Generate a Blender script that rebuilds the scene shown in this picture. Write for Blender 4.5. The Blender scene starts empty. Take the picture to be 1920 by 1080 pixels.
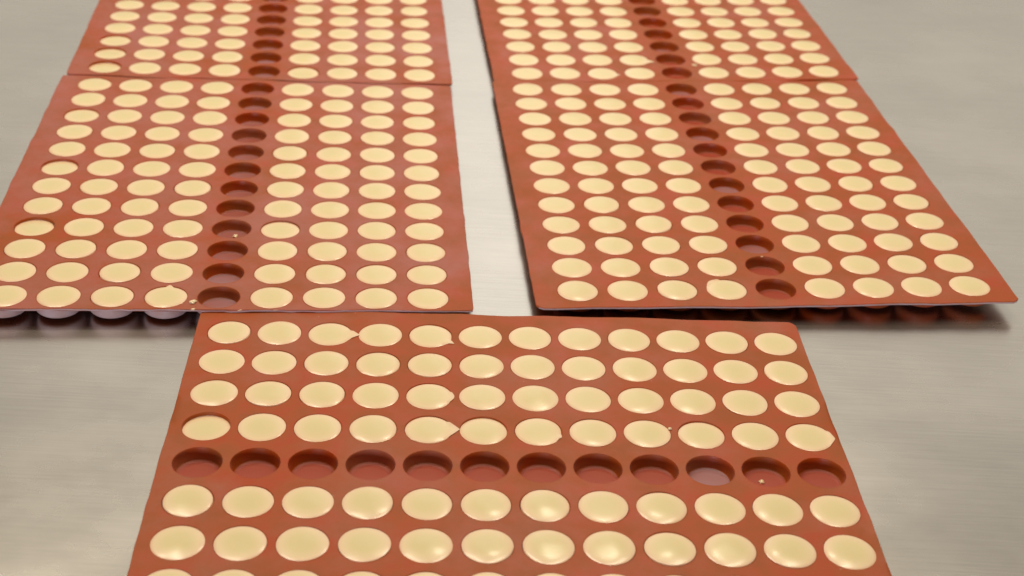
import bpy, bmesh, math, random
from mathutils import Vector, Matrix
rnd = random.Random(11)
PI = math.pi
U = 0.03                     # metres per grid unit (pitch of the pockets along the mould)
H = 0.33                     # height of a mould's top above the table, in grid units
sc = bpy.context.scene

# ------------------------------------------------------------------ camera
F_PX, PITCH, ROLL, CAM_H, PR = 2778.667, 0.52991757, 0.05151356, 15.874468, 1.0754352
cp, sp, cr, sr = math.cos(PITCH), math.sin(PITCH), math.cos(ROLL), math.sin(ROLL)
RGT0, UP0, FWD = Vector((1, 0, 0)), Vector((0, sp, cp)), Vector((0, cp, -sp))
RGT = RGT0 * cr + UP0 * sr
UPV = UP0 * cr - RGT0 * sr
CAM = Vector((0, 0, (CAM_H + H) * U))
cd = bpy.data.cameras.new('camera'); cam = bpy.data.objects.new('camera', cd)
sc.collection.objects.link(cam)
cam.matrix_world = Matrix(((RGT.x, UPV.x, -FWD.x, CAM.x), (RGT.y, UPV.y, -FWD.y, CAM.y),
                           (RGT.z, UPV.z, -FWD.z, CAM.z), (0, 0, 0, 1)))
cd.sensor_width = 36; cd.lens = F_PX / 1920 * 36
cd.clip_start = 0.02; cd.clip_end = 50
cd.dof.use_dof = True; cd.dof.focus_distance = 0.86; cd.dof.aperture_fstop = 10
sc.camera = cam

# ------------------------------------------------------------------ light of the kitchen
world = bpy.data.worlds.new('World'); sc.world = world; world.use_nodes = True
bg = world.node_tree.nodes['Background']
bg.inputs[0].default_value = (1.0, 0.90, 0.80, 1); bg.inputs[1].default_value = 0.11

def area(name, loc, target, sx, sy, power, col):
    l = bpy.data.lights.new(name, 'AREA'); l.shape = 'RECTANGLE'; l.size = sx; l.size_y = sy
    l.energy = power; l.color = col
    o = bpy.data.objects.new(name, l); sc.collection.objects.link(o)
    o.location = loc
    o.rotation_euler = (Vector(target) - Vector(loc)).to_track_quat('-Z', 'Y').to_euler()
    return o
WARM = (1.0, 0.86, 0.66)
area('ceiling_tube_light', (-0.42, 1.40, 1.9), (-0.38, 1.32, 0), 0.14, 1.2, 16, WARM)
area('ceiling_tube_light', (0.40, 1.30, 1.9), (0.36, 1.22, 0), 0.14, 1.2, 16, WARM)
area('ceiling_lamp', (-0.95, 1.65, 1.8), (-0.3, 0.9, 0), 0.10, 0.10, 4.5, WARM)
area('ceiling_lamp', (0.22, 2.15, 1.8), (0.1, 0.9, 0), 0.09, 0.09, 4.5, WARM)
area('back_fill_panel', (0.25, 4.2, 1.65), (0.2, 0.9, 0.5), 4.6, 2.1, 20, (1.0, 0.91, 0.78))  # unseen panel, added to brighten what the steel reflects
area('strip_fill_panel', (-0.02, 4.0, 1.75), (0.0, 0.9, 0.5), 0.8, 1.8, 3.0, (1.0, 0.97, 0.94))  # narrow unseen panel, added to brighten the steel strip between the moulds
area('front_fill_light', (-0.9, -2.6, 0.34), (-0.1, 0.9, 0.1), 1.2, 0.36, 44, (0.90, 0.85, 1.0))  # added low fill: reaches the cup fronts, skims past the pocket walls
sc.view_settings.view_transform = 'Standard'; sc.view_settings.look = 'None'
sc.view_settings.exposure = 0.0; sc.view_settings.gamma = 1

# ------------------------------------------------------------------ materials
def mat(name):
    m = bpy.data.materials.new(name); m.use_nodes = True
    nt = m.node_tree; return m, nt, nt.nodes['Principled BSDF']
def N(nt, t, **kw):
    n = nt.nodes.new(t)
    for k, v in kw.items():
        if k in n.inputs: n.inputs[k].default_value = v
        else: setattr(n, k, v)
    return n
def ramp(nt, src, stops):
    r = nt.nodes.new('ShaderNodeValToRGB'); nt.links.new(src, r.inputs[0])
    e = r.color_ramp.elements
    while len(e) < len(stops): e.new(0.5)
    for q, (p, c) in zip(e, stops):
        q.position = p; q.color = c if len(c) == 4 else (*c, 1)
    return r.outputs[0]
def g(v): return (v, v, v, 1)

# terracotta silicone: mottled, with a dusty film and worn patches
M_SIL, nt, b = mat('silicone')
tc = N(nt, 'ShaderNodeNewGeometry')
n1 = N(nt, 'ShaderNodeTexNoise', Scale=42.0, Detail=4.0, Roughness=0.6); nt.links.new(tc.outputs['Position'], n1.inputs['Vector'])
n2 = N(nt, 'ShaderNodeTexNoise', Scale=900.0, Detail=2.0); nt.links.new(tc.outputs['Position'], n2.inputs['Vector'])
c1 = ramp(nt, n1.outputs['Fac'], [(0.34, (0.43, 0.056, 0.003)), (0.5, (0.385, 0.072, 0.005)), (0.66, (0.34, 0.082, 0.013))])
vo = N(nt, 'ShaderNodeTexVoronoi', Scale=95.0); nt.links.new(tc.outputs['Position'], vo.inputs['Vector'])
fk = ramp(nt, vo.outputs['Distance'], [(0.02, g(1)), (0.06, g(0))])
vr = N(nt, 'ShaderNodeSeparateColor'); nt.links.new(vo.outputs['Color'], vr.inputs[0])
gt = N(nt, 'ShaderNodeMath', operation='GREATER_THAN'); gt.inputs[1].default_value = 0.86; nt.links.new(vr.outputs[0], gt.inputs[0])
fm = N(nt, 'ShaderNodeMath', operation='MULTIPLY'); nt.links.new(fk, fm.inputs[0]); nt.links.new(gt.outputs[0], fm.inputs[1])
fm2 = N(nt, 'ShaderNodeMath', operation='MULTIPLY'); fm2.inputs[1].default_value = 0.45; nt.links.new(fm.outputs[0], fm2.inputs[0])
n3 = N(nt, 'ShaderNodeTexNoise', Scale=11.0, Detail=6.0, Roughness=0.7); nt.links.new(tc.outputs['Position'], n3.inputs['Vector'])
film = ramp(nt, n3.outputs['Fac'], [(0.46, g(0)), (0.70, g(0.55))])
mf = N(nt, 'ShaderNodeMix', data_type='RGBA'); nt.links.new(film, mf.inputs['Factor']); nt.links.new(c1, mf.inputs[6]); mf.inputs[7].default_value = (0.40, 0.145, 0.10, 1)
mk = N(nt, 'ShaderNodeMix', data_type='RGBA'); nt.links.new(fm2.outputs[0], mk.inputs['Factor']); nt.links.new(mf.outputs[2], mk.inputs[6]); mk.inputs[7].default_value = (0.6, 0.42, 0.32, 1)
nt.links.new(mk.outputs[2], b.inputs['Base Color'])
r1 = ramp(nt, n1.outputs['Fac'], [(0.35, g(0.38)), (0.65, g(0.60))]); nt.links.new(r1, b.inputs['Roughness'])
b.inputs['Specular IOR Level'].default_value = 0.30
b.inputs['Sheen Weight'].default_value = 0.06; b.inputs['Sheen Roughness'].default_value = 0.4
b.inputs['Sheen Tint'].default_value = (0.85, 0.8, 1.0, 1)
bp = N(nt, 'ShaderNodeBump', Strength=0.06, Distance=0.0004); nt.links.new(n2.outputs['Fac'], bp.inputs['Height']); nt.links.new(bp.outputs[0], b.inputs['Normal'])

# cup outsides and near cut edges: front light painted in as a paler tone
M_LIT, nt, b = mat('lit_silicone')
gq = N(nt, 'ShaderNodeNewGeometry')
nq = N(nt, 'ShaderNodeTexNoise', Scale=120.0, Detail=4.0); nt.links.new(gq.outputs['Position'], nq.inputs['Vector'])
cq = ramp(nt, nq.outputs['Fac'], [(0.3, (0.56, 0.36, 0.33)), (0.7, (0.62, 0.48, 0.48))]); nt.links.new(cq, b.inputs['Base Color'])
b.inputs['Roughness'].default_value = 0.6; b.inputs['Sheen Weight'].default_value = 0.3

# the two left moulds: paler mauve mottling, spread wider and stronger
M_SIL_MAUVE = M_SIL.copy(); M_SIL_MAUVE.name = 'mauve_silicone_sheet'
for nd in M_SIL_MAUVE.node_tree.nodes:
    if nd.type == 'VALTORGB' and abs(nd.color_ramp.elements[1].color[0] - 0.55) < 1e-3:
        nd.color_ramp.elements[0].position = 0.36; nd.color_ramp.elements[1].position = 0.62; nd.color_ramp.elements[1].color = g(0.75)
    if nd.type == 'MIX' and abs(nd.inputs[7].default_value[0] - 0.40) < 1e-3:
        nd.inputs[7].default_value = (0.42, 0.15, 0.125, 1)

# pocket floors: mauve sheen painted into the colour in soft patches
M_FLO, nt, b = mat('mauve_sheen_silicone')
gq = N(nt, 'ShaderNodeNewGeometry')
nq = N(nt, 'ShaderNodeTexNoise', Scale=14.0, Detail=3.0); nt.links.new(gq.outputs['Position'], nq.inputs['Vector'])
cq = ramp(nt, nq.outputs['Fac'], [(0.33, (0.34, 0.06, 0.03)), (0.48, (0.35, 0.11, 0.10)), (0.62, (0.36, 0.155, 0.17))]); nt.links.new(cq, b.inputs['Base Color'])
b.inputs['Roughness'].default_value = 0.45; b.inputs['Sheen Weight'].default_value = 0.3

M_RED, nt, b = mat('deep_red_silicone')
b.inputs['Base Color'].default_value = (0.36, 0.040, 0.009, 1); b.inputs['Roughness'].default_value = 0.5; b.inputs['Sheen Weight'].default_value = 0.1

# white chocolate: ivory middle, the mould's pink reflection and show-through painted into the rim
M_CHO, nt, b = mat('white_chocolate')
ln = N(nt, 'ShaderNodeAttribute', attribute_name='rim_tint')
cc = ramp(nt, ln.outputs['Fac'], [(0.0, (0.80, 0.685, 0.37)), (0.5, (0.82, 0.695, 0.38)), (0.84, (0.91, 0.715, 0.45)), (1.0, (0.92, 0.63, 0.42))])
nt.links.new(cc, b.inputs['Base Color'])
b.inputs['Roughness'].default_value = 0.24; b.inputs['Specular IOR Level'].default_value = 0.5
b.inputs['Subsurface Weight'].default_value = 0.12; b.inputs['Subsurface Radius'].default_value = (1.0, 0.6, 0.3); b.inputs['Subsurface Scale'].default_value = 0.003

# brushed stainless steel, streaked across the table, smudged here and there
M_STE, nt, b = mat('brushed_steel')
gp = N(nt, 'ShaderNodeNewGeometry')
mp = N(nt, 'ShaderNodeMapping'); mp.inputs['Scale'].default_value = (14, 640, 1); mp.inputs['Rotation'].default_value = (0, 0, 0.1)
nt.links.new(gp.outputs['Position'], mp.inputs['Vector'])
s1 = N(nt, 'ShaderNodeTexNoise', Scale=1.0, Detail=5.0, Roughness=0.7); nt.links.new(mp.outputs[0], s1.inputs['Vector'])
mp2 = N(nt, 'ShaderNodeMapping'); mp2.inputs['Scale'].default_value = (1, 1.3, 1); mp2.inputs['Rotation'].default_value = (0, 0, 0.5); nt.links.new(gp.outputs['Position'], mp2.inputs['Vector'])
s2 = N(nt, 'ShaderNodeTexNoise', Scale=8.0, Detail=4.0, Roughness=0.6); nt.links.new(mp2.outputs[0], s2.inputs['Vector'])
ca = ramp(nt, s2.outputs['Fac'], [(0.25, (0.55, 0.535, 0.50)), (0.5, (0.61, 0.59, 0.55)), (0.72, (0.67, 0.65, 0.61))])
cb = ramp(nt, s1.outputs['Fac'], [(0.28, g(0.90)), (0.6, g(1.0))])
mx = N(nt, 'ShaderNodeMix', data_type='RGBA', blend_type='MULTIPLY'); mx.inputs['Factor'].default_value = 1
nt.links.new(ca, mx.inputs[6]); nt.links.new(cb, mx.inputs[7]); nt.links.new(mx.outputs[2], b.inputs['Base Color'])
b.inputs['Metallic'].default_value = 1.0
ad = N(nt, 'ShaderNodeMath', operation='MULTIPLY_ADD'); ad.inputs[1].default_value = 0.14; ad.inputs[2].default_value = 0.20
nt.links.new(s2.outputs['Fac'], ad.inputs[0]); nt.links.new(ad.outputs[0], b.inputs['Roughness'])
bs = N(nt, 'ShaderNodeBump', Strength=0.035, Distance=0.0003); nt.links.new(s1.outputs['Fac'], bs.inputs['Height']); nt.links.new(bs.outputs[0], b.inputs['Normal'])

# ------------------------------------------------------------------ helpers
def link(o, parent=None):
    sc.collection.objects.link(o)
    if parent: o.parent = parent
    return o
def mesh_from(name, vs, fs, m, smooth=True, sharp=None):
    me = bpy.data.meshes.new(name); me.from_pydata(vs, [], fs); me.validate(); me.update()
    me.materials.append(m)
    if smooth:
        me.polygons.foreach_set('use_smooth', [True] * len(me.polygons))
        if sharp: me.set_sharp_from_angle(angle=math.radians(sharp))
    return me
def tag(o, label, cat, group=None):
    o['label'] = label; o['category'] = cat
    if group: o['group'] = group
    return o

# ------------------------------------------------------------------ the steel table
def build_table():
    bm = bmesh.new()
    bmesh.ops.create_cube(bm, size=1)
    for v in bm.verts:
        v.co = Vector((v.co.x * 3.4, 1.35 + v.co.y * 3.3, -0.02 + v.co.z * 0.04))
    bmesh.ops.bevel(bm, geom=bm.edges[:], offset=0.006, segments=3, affect='EDGES')
    me = bpy.data.meshes.new('table_top'); bm.to_mesh(me); bm.free(); me.materials.append(M_STE)
    o = link(bpy.data.objects.new('table_top', me))
    tag(o, 'brushed stainless steel table top under all the moulds', 'table')
build_table()

# ------------------------------------------------------------------ moulds
# key: centre x, y (grid units), turn, and the slight curl of the flexible mat
MOULDS = {
 'A': ((-7.7964, 43.7505, 0.1136), (-0.01008, 0.00074, 0.00095, 0.00193, -0.00041)),
 'B': ((3.7362, 45.2183, 0.1189), (0.00845, 0.00116, 0.00114, -0.00105, -0.00056)),
 'C': ((-6.5726, 31.5507, 0.1009), (-0.01187, -0.00215, 0.00001, -0.00084, 0.00033)),
 'D': ((5.0453, 33.0896, 0.1132), (0.00957, -0.00284, 0.00092, 0.00033, -0.00019)),
 'E': ((0.1827, 20.8968, 0.0625), (-0.00468, -0.00702, -0.00051, 0.00025, -0.00034)),
}
# sheet edges: right, far, left, near (local grid units)
EDGE = {'A': (5.20, 6.08, 5.24, 6.09), 'B': (5.16, 6.08, 5.28, 6.10), 'C': (5.23, 6.08, 5.24, 5.99),
        'D': (5.18, 6.09, 5.24, 6.19), 'E': (6.06, 5.17, 6.16, 5.17)}
LABEL = {
 'A': 'terracotta silicone mould at back left, its far part running out of the picture',
 'B': 'terracotta silicone mould at back right, beyond the steel strip, running out of the picture',
 'C': 'terracotta silicone mould at near left with cups showing under its raised front edge',
 'D': 'terracotta silicone mould at near right with wavy raised front edge over dark shadow',
 'E': 'terracotta silicone mould lying crosswise in front with its empty row left to right',
}
def curl(w, u, v): return w[0]*u + w[1]*v + w[2]*u*u + w[3]*u*v + w[4]*v*v
def slope(w, u, v): return w[0] + 2*w[2]*u + w[3]*v, w[1] + w[3]*u + 2*w[4]*v

R_HOLE = 0.440; R_IN = 0.432; DEPTH = 0.245; CUP = 0.288; T = 0.05
S = 8                       # segments per side of a cell

def cells(key):
    """(row, col, u, v, is_empty)"""
    out = []
    if key == 'E':
        for r in range(1, 10):
            for c in range(1, 13): out.append((r, c, c - 6.5, (5 - r) * PR, r == 5))
    else:
        for r in range(1, 13):
            for c in range(1, 10): out.append((r, c, (c - 5) * PR, 6.5 - r, c == 5))
    return out

def sheet_mesh(key):
    w = MOULDS[key][1]
    hu, hv = (0.5, 0.5 * PR) if key == 'E' else (0.5 * PR, 0.5)
    nu, nv = (12, 9) if key == 'E' else (9, 12)
    vs, fs, idx = [], [], {}
    rr = random.Random(ord(key))
    def V(u, v, z):
        k = (round(u, 4), round(v, 4), round(z, 4))
        if k not in idx:
            idx[k] = len(vs); vs.append((u, v, z))
        return idx[k]
    per = []
    for i in range(S): per.append((-1 + 2*i/S, -1))
    for i in range(S): per.append((1, -1 + 2*i/S))
    for i in range(S): per.append((1 - 2*i/S, 1))
    for i in range(S): per.append((-1, 1 - 2*i/S))
    n = len(per)
    for (r, c, u, v, e) in cells(key):
        o, m2, h, hb, ob = [], [], [], [], []
        for (a, b_) in per:
            an = math.atan2(b_ * hv, a * hu)
            ox, oy = u + a*hu, v + b_*hv
            hx, hy = u + R_HOLE*math.cos(an), v + R_HOLE*math.sin(an)
            o.append(V(ox, oy, 0)); h.append(V(hx, hy, 0))
            hb.append(V(hx, hy, -T)); ob.append(V(ox, oy, -T))
        for i in range(n):
            j = (i + 1) % n
            fs.append((o[i], o[j], h[j], h[i])); fs.append((h[i], h[j], hb[j], hb[i])); fs.append((hb[i], hb[j], ob[j], ob[i]))
    # margin, walked anticlockwise round the grid of cells
    A, B = nu*hu, nv*hv
    eR, eF, eL, eN = EDGE[key]
    loop = []
    for i in range(nu*S): loop.append((-A + 2*A*i/(nu*S), -B))
    for i in range(nv*S): loop.append((A, -B + 2*B*i/(nv*S)))
    for i in range(nu*S): loop.append((A - 2*A*i/(nu*S), B))
    for i in range(nv*S): loop.append((-A, B - 2*B*i/(nv*S)))
    m = len(loop); rag = [0.0]*m
    for k_ in range(3, 60, 4):
        ph, am = rr.uniform(0, 6.28), rr.uniform(0.2, 1)*0.006/(1 + k_*0.02)
        for i in range(m): rag[i] += am*math.sin(k_*2*PI*i/m + ph)
    it, ib, e1, e2, e3 = [], [], [], [], []
    wz = [0.010*math.sin(9*2*PI*i/m + ord(key)) + 0.008*math.sin(23*2*PI*i/m + 2*ord(key)) for i in range(m)]
    wz = [q*min(1, max(0, (max(A - abs(p[0]), B - abs(p[1])) - 0.1)/0.8)) for q, p in zip(wz, loop)]
    for i, (u, v) in enumerate(loop):
        ou = u * (eR if u > 0 else eL) / A
        ov = v * (eF if v > 0 else eN) / B
        cu, cv = abs(abs(u) - A) < 1e-6, abs(abs(v) - B) < 1e-6
        x = rag[i]
        if key == 'C' and cv and v < 0 and -3.2 < u < 2.6: x += rr.choice((0, 0, 0, 0.012, -0.02, 0.02)) + rr.uniform(-.008, .008)
        if cu and cv:
            k_c = 0.045 if key == 'E' or (key == 'D' and v < 0) else 0.015; ou -= math.copysign(k_c, u); ov -= math.copysign(k_c, v)
        elif cv: ov += math.copysign(x, v)
        elif cu: ou += math.copysign(x, u)
        it.append(V(u, v, 0)); ib.append(V(u, v, -T))
        nx, ny = (math.copysign(1, u) if cu else 0), (math.copysign(1, v) if cv else 0)
        e1.append(V(ou - nx*0.012, ov - ny*0.012, wz[i])); e2.append(V(ou, ov, -0.012 + wz[i])); e3.append(V(ou - nx*0.004, ov - ny*0.004, -T + wz[i]))
    for i in range(m):
        j = (i + 1) % m
        fs.append((e1[i], e1[j], it[j], it[i])); fs.append((e2[i], e2[j], e1[j], e1[i]))
        fs.append((e3[i], e3[j], e2[j], e2[i])); fs.append((ib[i], ib[j], e3[j], e3[i]))
    vs = [(u*U, v*U, (z + curl(w, u, v))*U) for (u, v, z) in vs]
    me = mesh_from('sheet', vs, fs, M_SIL_MAUVE if key in 'AC' else M_SIL, True, 40); me.materials.append(M_LIT)
    for k_ in range(m): me.polygons[len(fs) - 4*m + 4*k_ + 2].material_index = 1 if key in 'CD' and k_ < nu*S else 0  # only near edges of C and D get the painted front light
    return me

def lathe(prof, seg, close_top=False):
    vs, fs, rings = [], [], []
    for (r, z) in prof:
        if r < 1e-6:
            rings.append([len(vs)]); vs.append((0, 0, z*U))
        else:
            rings.append(list(range(len(vs), len(vs) + seg)))
            for i in range(seg):
                a = 2*PI*i/seg; vs.append((r*U*math.cos(a), r*U*math.sin(a), z*U))
    for p, q in zip(rings, rings[1:]):
        for i in range(seg):
            j = (i + 1) % seg
            if len(p) == 1: fs.append((p[0], q[i], q[j]))
            elif len(q) == 1: fs.append((p[i], q[0], p[j]))
            else: fs.append((p[i], q[i], q[j], p[j]))
    return vs, fs
# a pocket: rounded lip, tapered wall, floor, and the cup that shows under the sheet
prof = [(0, -DEPTH - 0.004), (0.28, -DEPTH), (0.375, -DEPTH + 0.004), (0.397, -DEPTH + 0.022), (0.424, -0.06), (R_IN, -0.016), (0.437, -0.003), (0.446, 0.0025), (0.452, 0.0015), (0.453, -0.004)]
v1, f1 = lathe(prof, 40)
prof2 = [(0.474, -T + 0.004), (0.473, -0.19), (0.467, -0.235), (0.435, -0.268), (0.38, -CUP), (0, -CUP)]
v2, f2 = lathe(prof2, 40)
ME_POCKET = mesh_from('pocket', v1 + v2, [tuple(reversed(f)) for f in f1] + [tuple(reversed([i + len(v1) for i in f])) for f in f2], M_SIL, True, 50)
bmx = bmesh.new(); bmx.from_mesh(ME_POCKET); bmesh.ops.recalc_face_normals(bmx, faces=bmx.faces[:]); bmx.to_mesh(ME_POCKET); bmx.free()
ME_POCKET.materials.append(M_LIT); ME_POCKET.materials.append(M_FLO)
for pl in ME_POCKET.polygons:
    if all(i >= len(v1) for i in pl.vertices): pl.material_index = 1 if pl.center.z > -0.255*U else 0  # front light painted on the upper cup, left off its underside
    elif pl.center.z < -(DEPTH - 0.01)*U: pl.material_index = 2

ME_POCKET_SHEEN = ME_POCKET.copy(); ME_POCKET_SHEEN.materials[1] = M_SIL  # darker outer cups, without the painted front light
ME_POCKET_RED = ME_POCKET_SHEEN.copy(); ME_POCKET_RED.materials[2] = M_RED
roots = {}
for key, ((cx, cy, th), w) in MOULDS.items():
    root = bpy.data.objects.new('silicone_mould', None); link(root)
    root.empty_display_size = 0.02
    root.location = (cx*U, cy*U, H*U); root.rotation_euler = (0, 0, th)
    tag(root, LABEL[key], 'baking mould', 'terracotta silicone moulds on the steel table')
    roots[key] = root
    link(bpy.data.objects.new('sheet', sheet_mesh(key)), root)
    for (r, c, u, v, e) in cells(key):
        p = link(bpy.data.objects.new('pocket', ME_POCKET if key in 'AC' else ME_POCKET_SHEEN if (key != 'E' and (r*7 + c) % 3 == 0) or (key == 'E' and c == 10) else ME_POCKET_RED), root)
        z = curl(w, u, v); du, dv = slope(w, u, v)
        p.location = (u*U, v*U, z*U); p.rotation_euler = (dv, -du, 0)
        p.scale.z = min(1.0, (H + z - 0.03) / CUP)

# ------------------------------------------------------------------ white chocolate discs
def disc_mesh(name, rs, dome=0.03, rim=-0.012, tail=None, seg=44, tilt=(0, 0), dish=0.0, over=0.0):
    """a poured disc: uneven domed top, rim just under the pocket's lip, body filling the pocket.
    tail = (angle, length, width, curve): chocolate that ran out over the lip."""
    fr = [0, 0.25, 0.48, 0.66, 0.80, 0.90, 0.96, 1.0]
    ph = [rs.uniform(0, 6.28) for _ in range(6)]
    a2, a3 = rs.uniform(0, 0.006), rs.uniform(0, 0.005)
    base = 0.424 + rs.uniform(-0.004, 0.005) + over
    off = (rs.uniform(-.1, .1), rs.uniform(-.1, .1))
    und = rs.uniform(0.002, 0.006)
    def R(a): return base + a2*math.cos(2*a + ph[0]) + a3*math.cos(3*a + ph[1]) - 0.002
    vs, rings = [], []
    for f in fr:
        ring = []
        for i in range(1 if f == 0 else seg):
            a = 2*PI*i/seg; r = R(a)*f; x, y = r*math.cos(a), r*math.sin(a)
            q = f*f
            z = rim + dome*(1 - q)**0.75 - dish*(1 - q) + und*(1 - q)*(math.sin(7*x + ph[2]) + math.sin(8*y + ph[3])) \
                + tilt[0]*x + tilt[1]*y + 0.05*dome*(off[0]*x + off[1]*y)
            if tail and f > 0.6:
                ta, tl, tw = tail[:3]
                d = (a - ta + PI) % (2*PI) - PI
                e = math.exp(-(d/tw)**2)
                k = (f - 0.6)/0.4
                ex = tl*e*k; r2 = r + ex
                side = math.exp(-abs(d/tw))          # pinch the tongue towards its tip
                aa = ta + d*(1 - (0.75*e*k if tl > 0.05 else 0))
                x, y = r2*math.cos(aa), r2*math.sin(aa)
                if r2 > 0.40: z = max(z, 0.006 + 0.012*(1 - k*e*0.7)) if e > 0.12 else z
            ring.append(len(vs)); vs.append((x, y, z))
        rings.append(ring)
    for (rr_, z) in ((0.418, -0.06), (0.39, -DEPTH + 0.03), (0.37, -DEPTH + 0.012)):
        ring = []
        for i in range(seg):
            a = 2*PI*i/seg; ring.append(len(vs)); vs.append((rr_*math.cos(a), rr_*math.sin(a), z))
        rings.append(ring)
    rings.append([len(vs)]); vs.append((0, 0, -DEPTH + 0.006))
    fs = []
    for p, q in zip(rings, rings[1:]):
        for i in range(seg):
            j = (i + 1) % seg
            if len(p) == 1: fs.append((p[0], q[i], q[j]))
            elif len(q) == 1: fs.append((p[i], q[0], p[j]))
            else: fs.append((p[i], q[i], q[j], p[j]))
    me = mesh_from(name, [(x*U, y*U, z*U) for x, y, z in vs], fs, M_CHO, True, 75)
    at = me.attributes.new('rim_tint', 'FLOAT', 'POINT')
    th_ = [0.0]*len(vs)
    for f, ring in zip(fr + [1]*4, rings):
        for k in ring: th_[k] = f
    at.data.foreach_set('value', th_)
    return me

rs = random.Random(5)
PLAIN = [disc_mesh('chocolate_disc', rs, dome=rs.uniform(0.02, 0.046), rim=rs.uniform(-0.011, 0.0),
                   tilt=(rs.uniform(-.012, .012), rs.uniform(-.012, .012)), over=rs.choice((0.002, 0.005, 0.008, 0.012))) for _ in range(18)]
# discs that differ: (mesh arguments, what is said of them)
TURN = math.radians
SPECIAL = {
 ('E', 1, 3): (dict(tail=(-0.05, 0.17, 0.30)), 'white chocolate disc joined by a thin thread to its right neighbour'),
 ('E', 1, 5): (dict(tail=(-0.55, 0.14, 0.16)), 'white chocolate disc with a small thin tail at its lower right'),
 ('E', 3, 5): (dict(tail=(-0.05, 0.05, 0.30)), 'white chocolate disc with right side drawn to a blunt point'),
 ('E', 4, 5): (dict(tail=(0.02, 0.15, 0.42)), 'drop-shaped white chocolate disc with a long pointed tail to the right'),
 ('E', 4, 7): (dict(tail=(-0.4, 0.035, 0.12)), 'white chocolate disc with a small nick-like lip at its lower right'),
 ('E', 4, 12): (dict(tail=(-0.1, 0.055, 0.40)), 'white chocolate disc with a nose drawn out towards the front mould edge'),
 ('E', 4, 1): (dict(rim=-0.055, dome=0.02, tilt=(0.02, -0.05)), 'sunken white chocolate disc with a dark gap behind it in front mould'),
 ('E', 4, 6): (dict(rim=-0.025, dome=0.03, tilt=(0, -0.015)), None),
 ('E', 4, 10): (dict(rim=-0.02, dome=0.03, tilt=(0, -0.02)), None),
 ('E', 2, 4): (dict(dome=0.05), None),
 ('C', 6, 1): (dict(rim=-0.05, dome=0.02, tilt=(0, -0.04)), None),
 ('C', 9, 1): (dict(rim=-0.055, dome=0.02, tilt=(0, -0.045)), None),
 ('C', 3, 1): (dict(rim=-0.03, dome=0.02, tilt=(0, -0.02)), None),
 ('C', 9, 6): (dict(rim=-0.026, dome=0.02, tilt=(0, -0.03)), None),
 ('C', 12, 4): (dict(tail=(1.5, 0.06, 0.10), dome=0.04), 'white chocolate disc with a tiny nub behind it, beside last empty pocket of left mould'),
 ('A', 12, 1): (dict(rim=-0.065, dome=0.02, tilt=(0, -0.04)), None),
 ('A', 11, 1): (dict(rim=-0.04, dome=0.02, tilt=(0, -0.03)), None),
 ('A', 10, 1): (dict(rim=-0.035, dome=0.02, tilt=(0, -0.02)), None),
 ('A', 12, 6): (dict(rim=-0.045, dome=0.02, tilt=(0, 0.02)), None),
 ('B', 11, 4): (dict(tail=(-0.35, 0.2, 0.20)), 'white chocolate disc with a pointed tail reaching the empty column of back right mould'),
 ('B', 12, 3): (dict(tail=(-0.3, 0.10, 0.12)), 'white chocolate disc with a tiny tail at its right, back right mould'),
 ('D', 12, 4): (dict(tail=(2.3, 0.05, 0.35)), 'white chocolate disc bulging at its far left, beside last empty pocket of right mould'),
}
ORD = ['first', 'second', 'third', 'fourth', 'fifth', 'sixth', 'seventh', 'eighth', 'ninth', 'tenth', 'eleventh', 'twelfth']
def where(key, r, c):
    if key == 'E':
        col = 'leftmost' if c == 1 else 'rightmost' if c == 12 else (ORD[c-1] + '-left' if c <= 6 else ORD[12-c] + '-right')
        row = {1: 'farthest row', 2: 'second farthest row', 3: 'third farthest row', 4: 'row behind empty pockets',
               6: 'row before empty pockets', 7: 'second row before empty pockets', 8: 'row cut by picture bottom', 9: 'nearest row'}[r]
        return '%s in %s of front mould' % (col, row)
    col = {1: 'leftmost', 2: 'second-left', 3: 'third-left', 4: 'left-of-empties', 6: 'right-of-empties', 7: 'third-right', 8: 'second-right', 9: 'rightmost'}[c]
    if key in 'CD':
        k = 12 - r
        row = 'nearest' if k == 0 else 'farthest' if r == 1 else ORD[k] + ' from front' if k < 6 else ORD[r-1] + ' from back'
    else:
        k = 12 - r; row = 'nearest' if k == 0 else ORD[k] + ' from front'
    nm = {'A': 'back left', 'B': 'back right', 'C': 'near left', 'D': 'near right'}[key]
    return '%s in %s column of %s mould' % (row, col, nm)

def project(p):
    d = p - CAM; z = d.dot(FWD)
    return 960 + F_PX*d.dot(RGT)/z, 540 - F_PX*d.dot(UPV)/z
def seen_area(key, u, v):
    (cx, cy, th), w = MOULDS[key]
    inside, pts = 0, []
    for i in range(-4, 5):
        for j in range(-4, 5):
            a, b_ = u + i*0.1, v + j*0.1
            x, y = project(Vector((cx + a*math.cos(th) - b_*math.sin(th), cy + a*math.sin(th) + b_*math.cos(th), H + curl(w, u, v)))*U)
            if i*i + j*j <= 17: inside += (0 <= x <= 1920 and 0 <= y <= 1080)
    x, y = project(Vector((cx + u*math.cos(th) - v*math.sin(th), cy + u*math.sin(th) + v*math.cos(th), H))*U)
    return inside / ((Vector((cx, cy, 0)) + Vector((u, v, 0)) - CAM/U).length**3)

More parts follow.
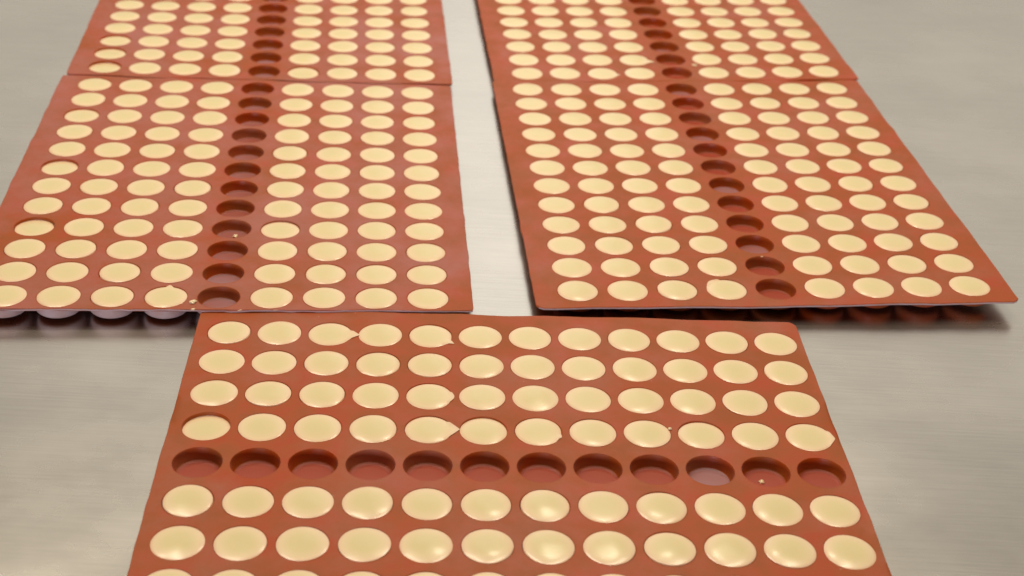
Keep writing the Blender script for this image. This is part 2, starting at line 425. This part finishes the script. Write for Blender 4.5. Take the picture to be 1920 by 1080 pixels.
allc = []
for key in 'ABCDE':
    for (r, c, u, v, e) in cells(key):
        if not e: allc.append((seen_area(key, u, v), key, r, c, u, v))
allc.sort(key=lambda t: -t[0])
far_v, far_f, far_t = [], [], []
for i, (ar, key, r, c, u, v) in enumerate(allc):
    (cx, cy, th), w = MOULDS[key]
    z = curl(w, u, v); du, dv = slope(w, u, v)
    X = Vector((cx + u*math.cos(th) - v*math.sin(th), cy + u*math.sin(th) + v*math.cos(th), H + z))*U
    sz = min(1.0, (H + z - 0.03) / CUP)
    sp_ = SPECIAL.get((key, r, c))
    if sp_:
        me = disc_mesh('chocolate_disc', random.Random(hash((ord(key), r, c)) & 0xffff), **sp_[0]); rz = th
    else:
        me = rnd.choice(PLAIN); rz = rnd.uniform(0, 2*PI)
    X += Vector((rnd.uniform(-.002, .002), rnd.uniform(-.002, .002), 0))*U
    rot = Matrix.Rotation(th, 3, 'Z') @ Matrix.Rotation(dv, 3, 'X') @ Matrix.Rotation(-du, 3, 'Y') @ Matrix.Rotation(rz - th, 3, 'Z')
    if i < 300:
        o = link(bpy.data.objects.new('chocolate_disc', me))
        o.location = X; o.rotation_euler = rot.to_euler(); o.scale.z = sz
        lab = (sp_[1] if sp_ and sp_[1] else None)
        if not lab:
            lab = ('sunken' if sp_ and sp_[0].get('rim', 0) < -0.03 else 'round') + ' white chocolate disc ' + where(key, r, c)
        tag(o, lab, 'chocolate', 'white chocolate discs set in the moulds')
    else:
        n0 = len(far_v)
        far_t += [d.value for d in me.attributes['rim_tint'].data]
        for q in me.vertices:
            p = rot @ Vector((q.co.x, q.co.y, q.co.z*sz)) + X; far_v.append(tuple(p))
        for f in me.polygons: far_f.append(tuple(n0 + k for k in f.vertices))
me = mesh_from('chocolate_discs', far_v, far_f, M_CHO, True, 75)
me.attributes.new('rim_tint', 'FLOAT', 'POINT').data.foreach_set('value', far_t)
o = link(bpy.data.objects.new('chocolate_discs', me)); o['kind'] = 'stuff'
o['label'] = 'white chocolate discs of the far rows at the top of the two back moulds'

# ------------------------------------------------------------------ crumbs and smears of chocolate
def blob(name, key, u, v, z, size, flat, seed, label, cat):
    (cx, cy, th), w = MOULDS[key]
    bm = bmesh.new(); bmesh.ops.create_icosphere(bm, subdivisions=3, radius=1)
    q = random.Random(seed); ph = [q.uniform(0, 6.28) for _ in range(6)]
    for p in bm.verts:
        k = 1 + 0.22*math.sin(2.3*p.co.x + ph[0]) + 0.2*math.sin(3.1*p.co.y + ph[1]) + 0.15*math.sin(4*p.co.z + 5*p.co.x + ph[2])
        p.co = Vector((p.co.x*size[0]*k, p.co.y*size[1]*k, p.co.z*flat*k)) * U * 0.75
    me = bpy.data.meshes.new(name); bm.to_mesh(me); bm.free(); me.materials.append(M_CHO)
    me.attributes.new('rim_tint', 'FLOAT', 'POINT').data.foreach_set('value', [0.8]*len(me.vertices))
    me.polygons.foreach_set('use_smooth', [True]*len(me.polygons))
    o = link(bpy.data.objects.new(name, me))
    o.location = Vector((cx + u*math.cos(th) - v*math.sin(th), cy + u*math.sin(th) + v*math.cos(th), H + curl(w, u, v) + z))*U
    o.rotation_euler = (0, 0, q.uniform(-.4, .4) + th)
    tag(o, label, cat)
FL = -DEPTH
blob('chocolate_crumb', 'E', 4.44, -0.02, FL + 0.02, (0.075, 0.05), 0.035, 1, 'pale chocolate crumb lying in the second empty pocket from right of front mould', 'crumb')
blob('chocolate_crumb', 'C', 0.06, -2.46, FL + 0.03, (0.075, 0.07), 0.05, 2, 'round pale chocolate crumb in an empty pocket of the near left mould', 'crumb')
blob('chocolate_crumb', 'B', 0.62, -4.96, 0.015, (0.12, 0.06), 0.035, 3, 'pale chocolate drip on the sheet beside the empty column of back right mould', 'crumb')
blob('chocolate_crumb', 'C', -0.50, -5.74, 0.02, (0.10, 0.07), 0.035, 4, 'pale chocolate crumb left of the nearest empty pocket of near left mould', 'crumb')
blob('chocolate_crumb', 'E', 2.5 + 0.44, PR + 0.14, 0.02, (0.045, 0.035), 0.03, 5, 'tiny chocolate crumb at upper right of a disc behind front empty row', 'crumb')
blob('chocolate_crumb', 'D', 0.02, -4.10, 0.01, (0.035, 0.02), 0.015, 6, 'tiny pale speck behind second nearest empty pocket of near right mould', 'crumb')
blob('chocolate_smear', 'C', -0.47, -5.98, -0.01, (0.07, 0.03), 0.02, 8, 'pale smear on front edge of near left mould at corner of front mould', 'smear')
blob('chocolate_smear', 'C', 0.52, -5.985, -0.012, (0.10, 0.016), 0.014, 9, 'thin pale smear on front edge of near left mould, right of empty column', 'smear')
blob('chocolate_smear', 'C', 1.22, -5.985, -0.012, (0.09, 0.014), 0.014, 10, 'thin pale smear on near left mould front edge below second disc right of empties', 'smear')
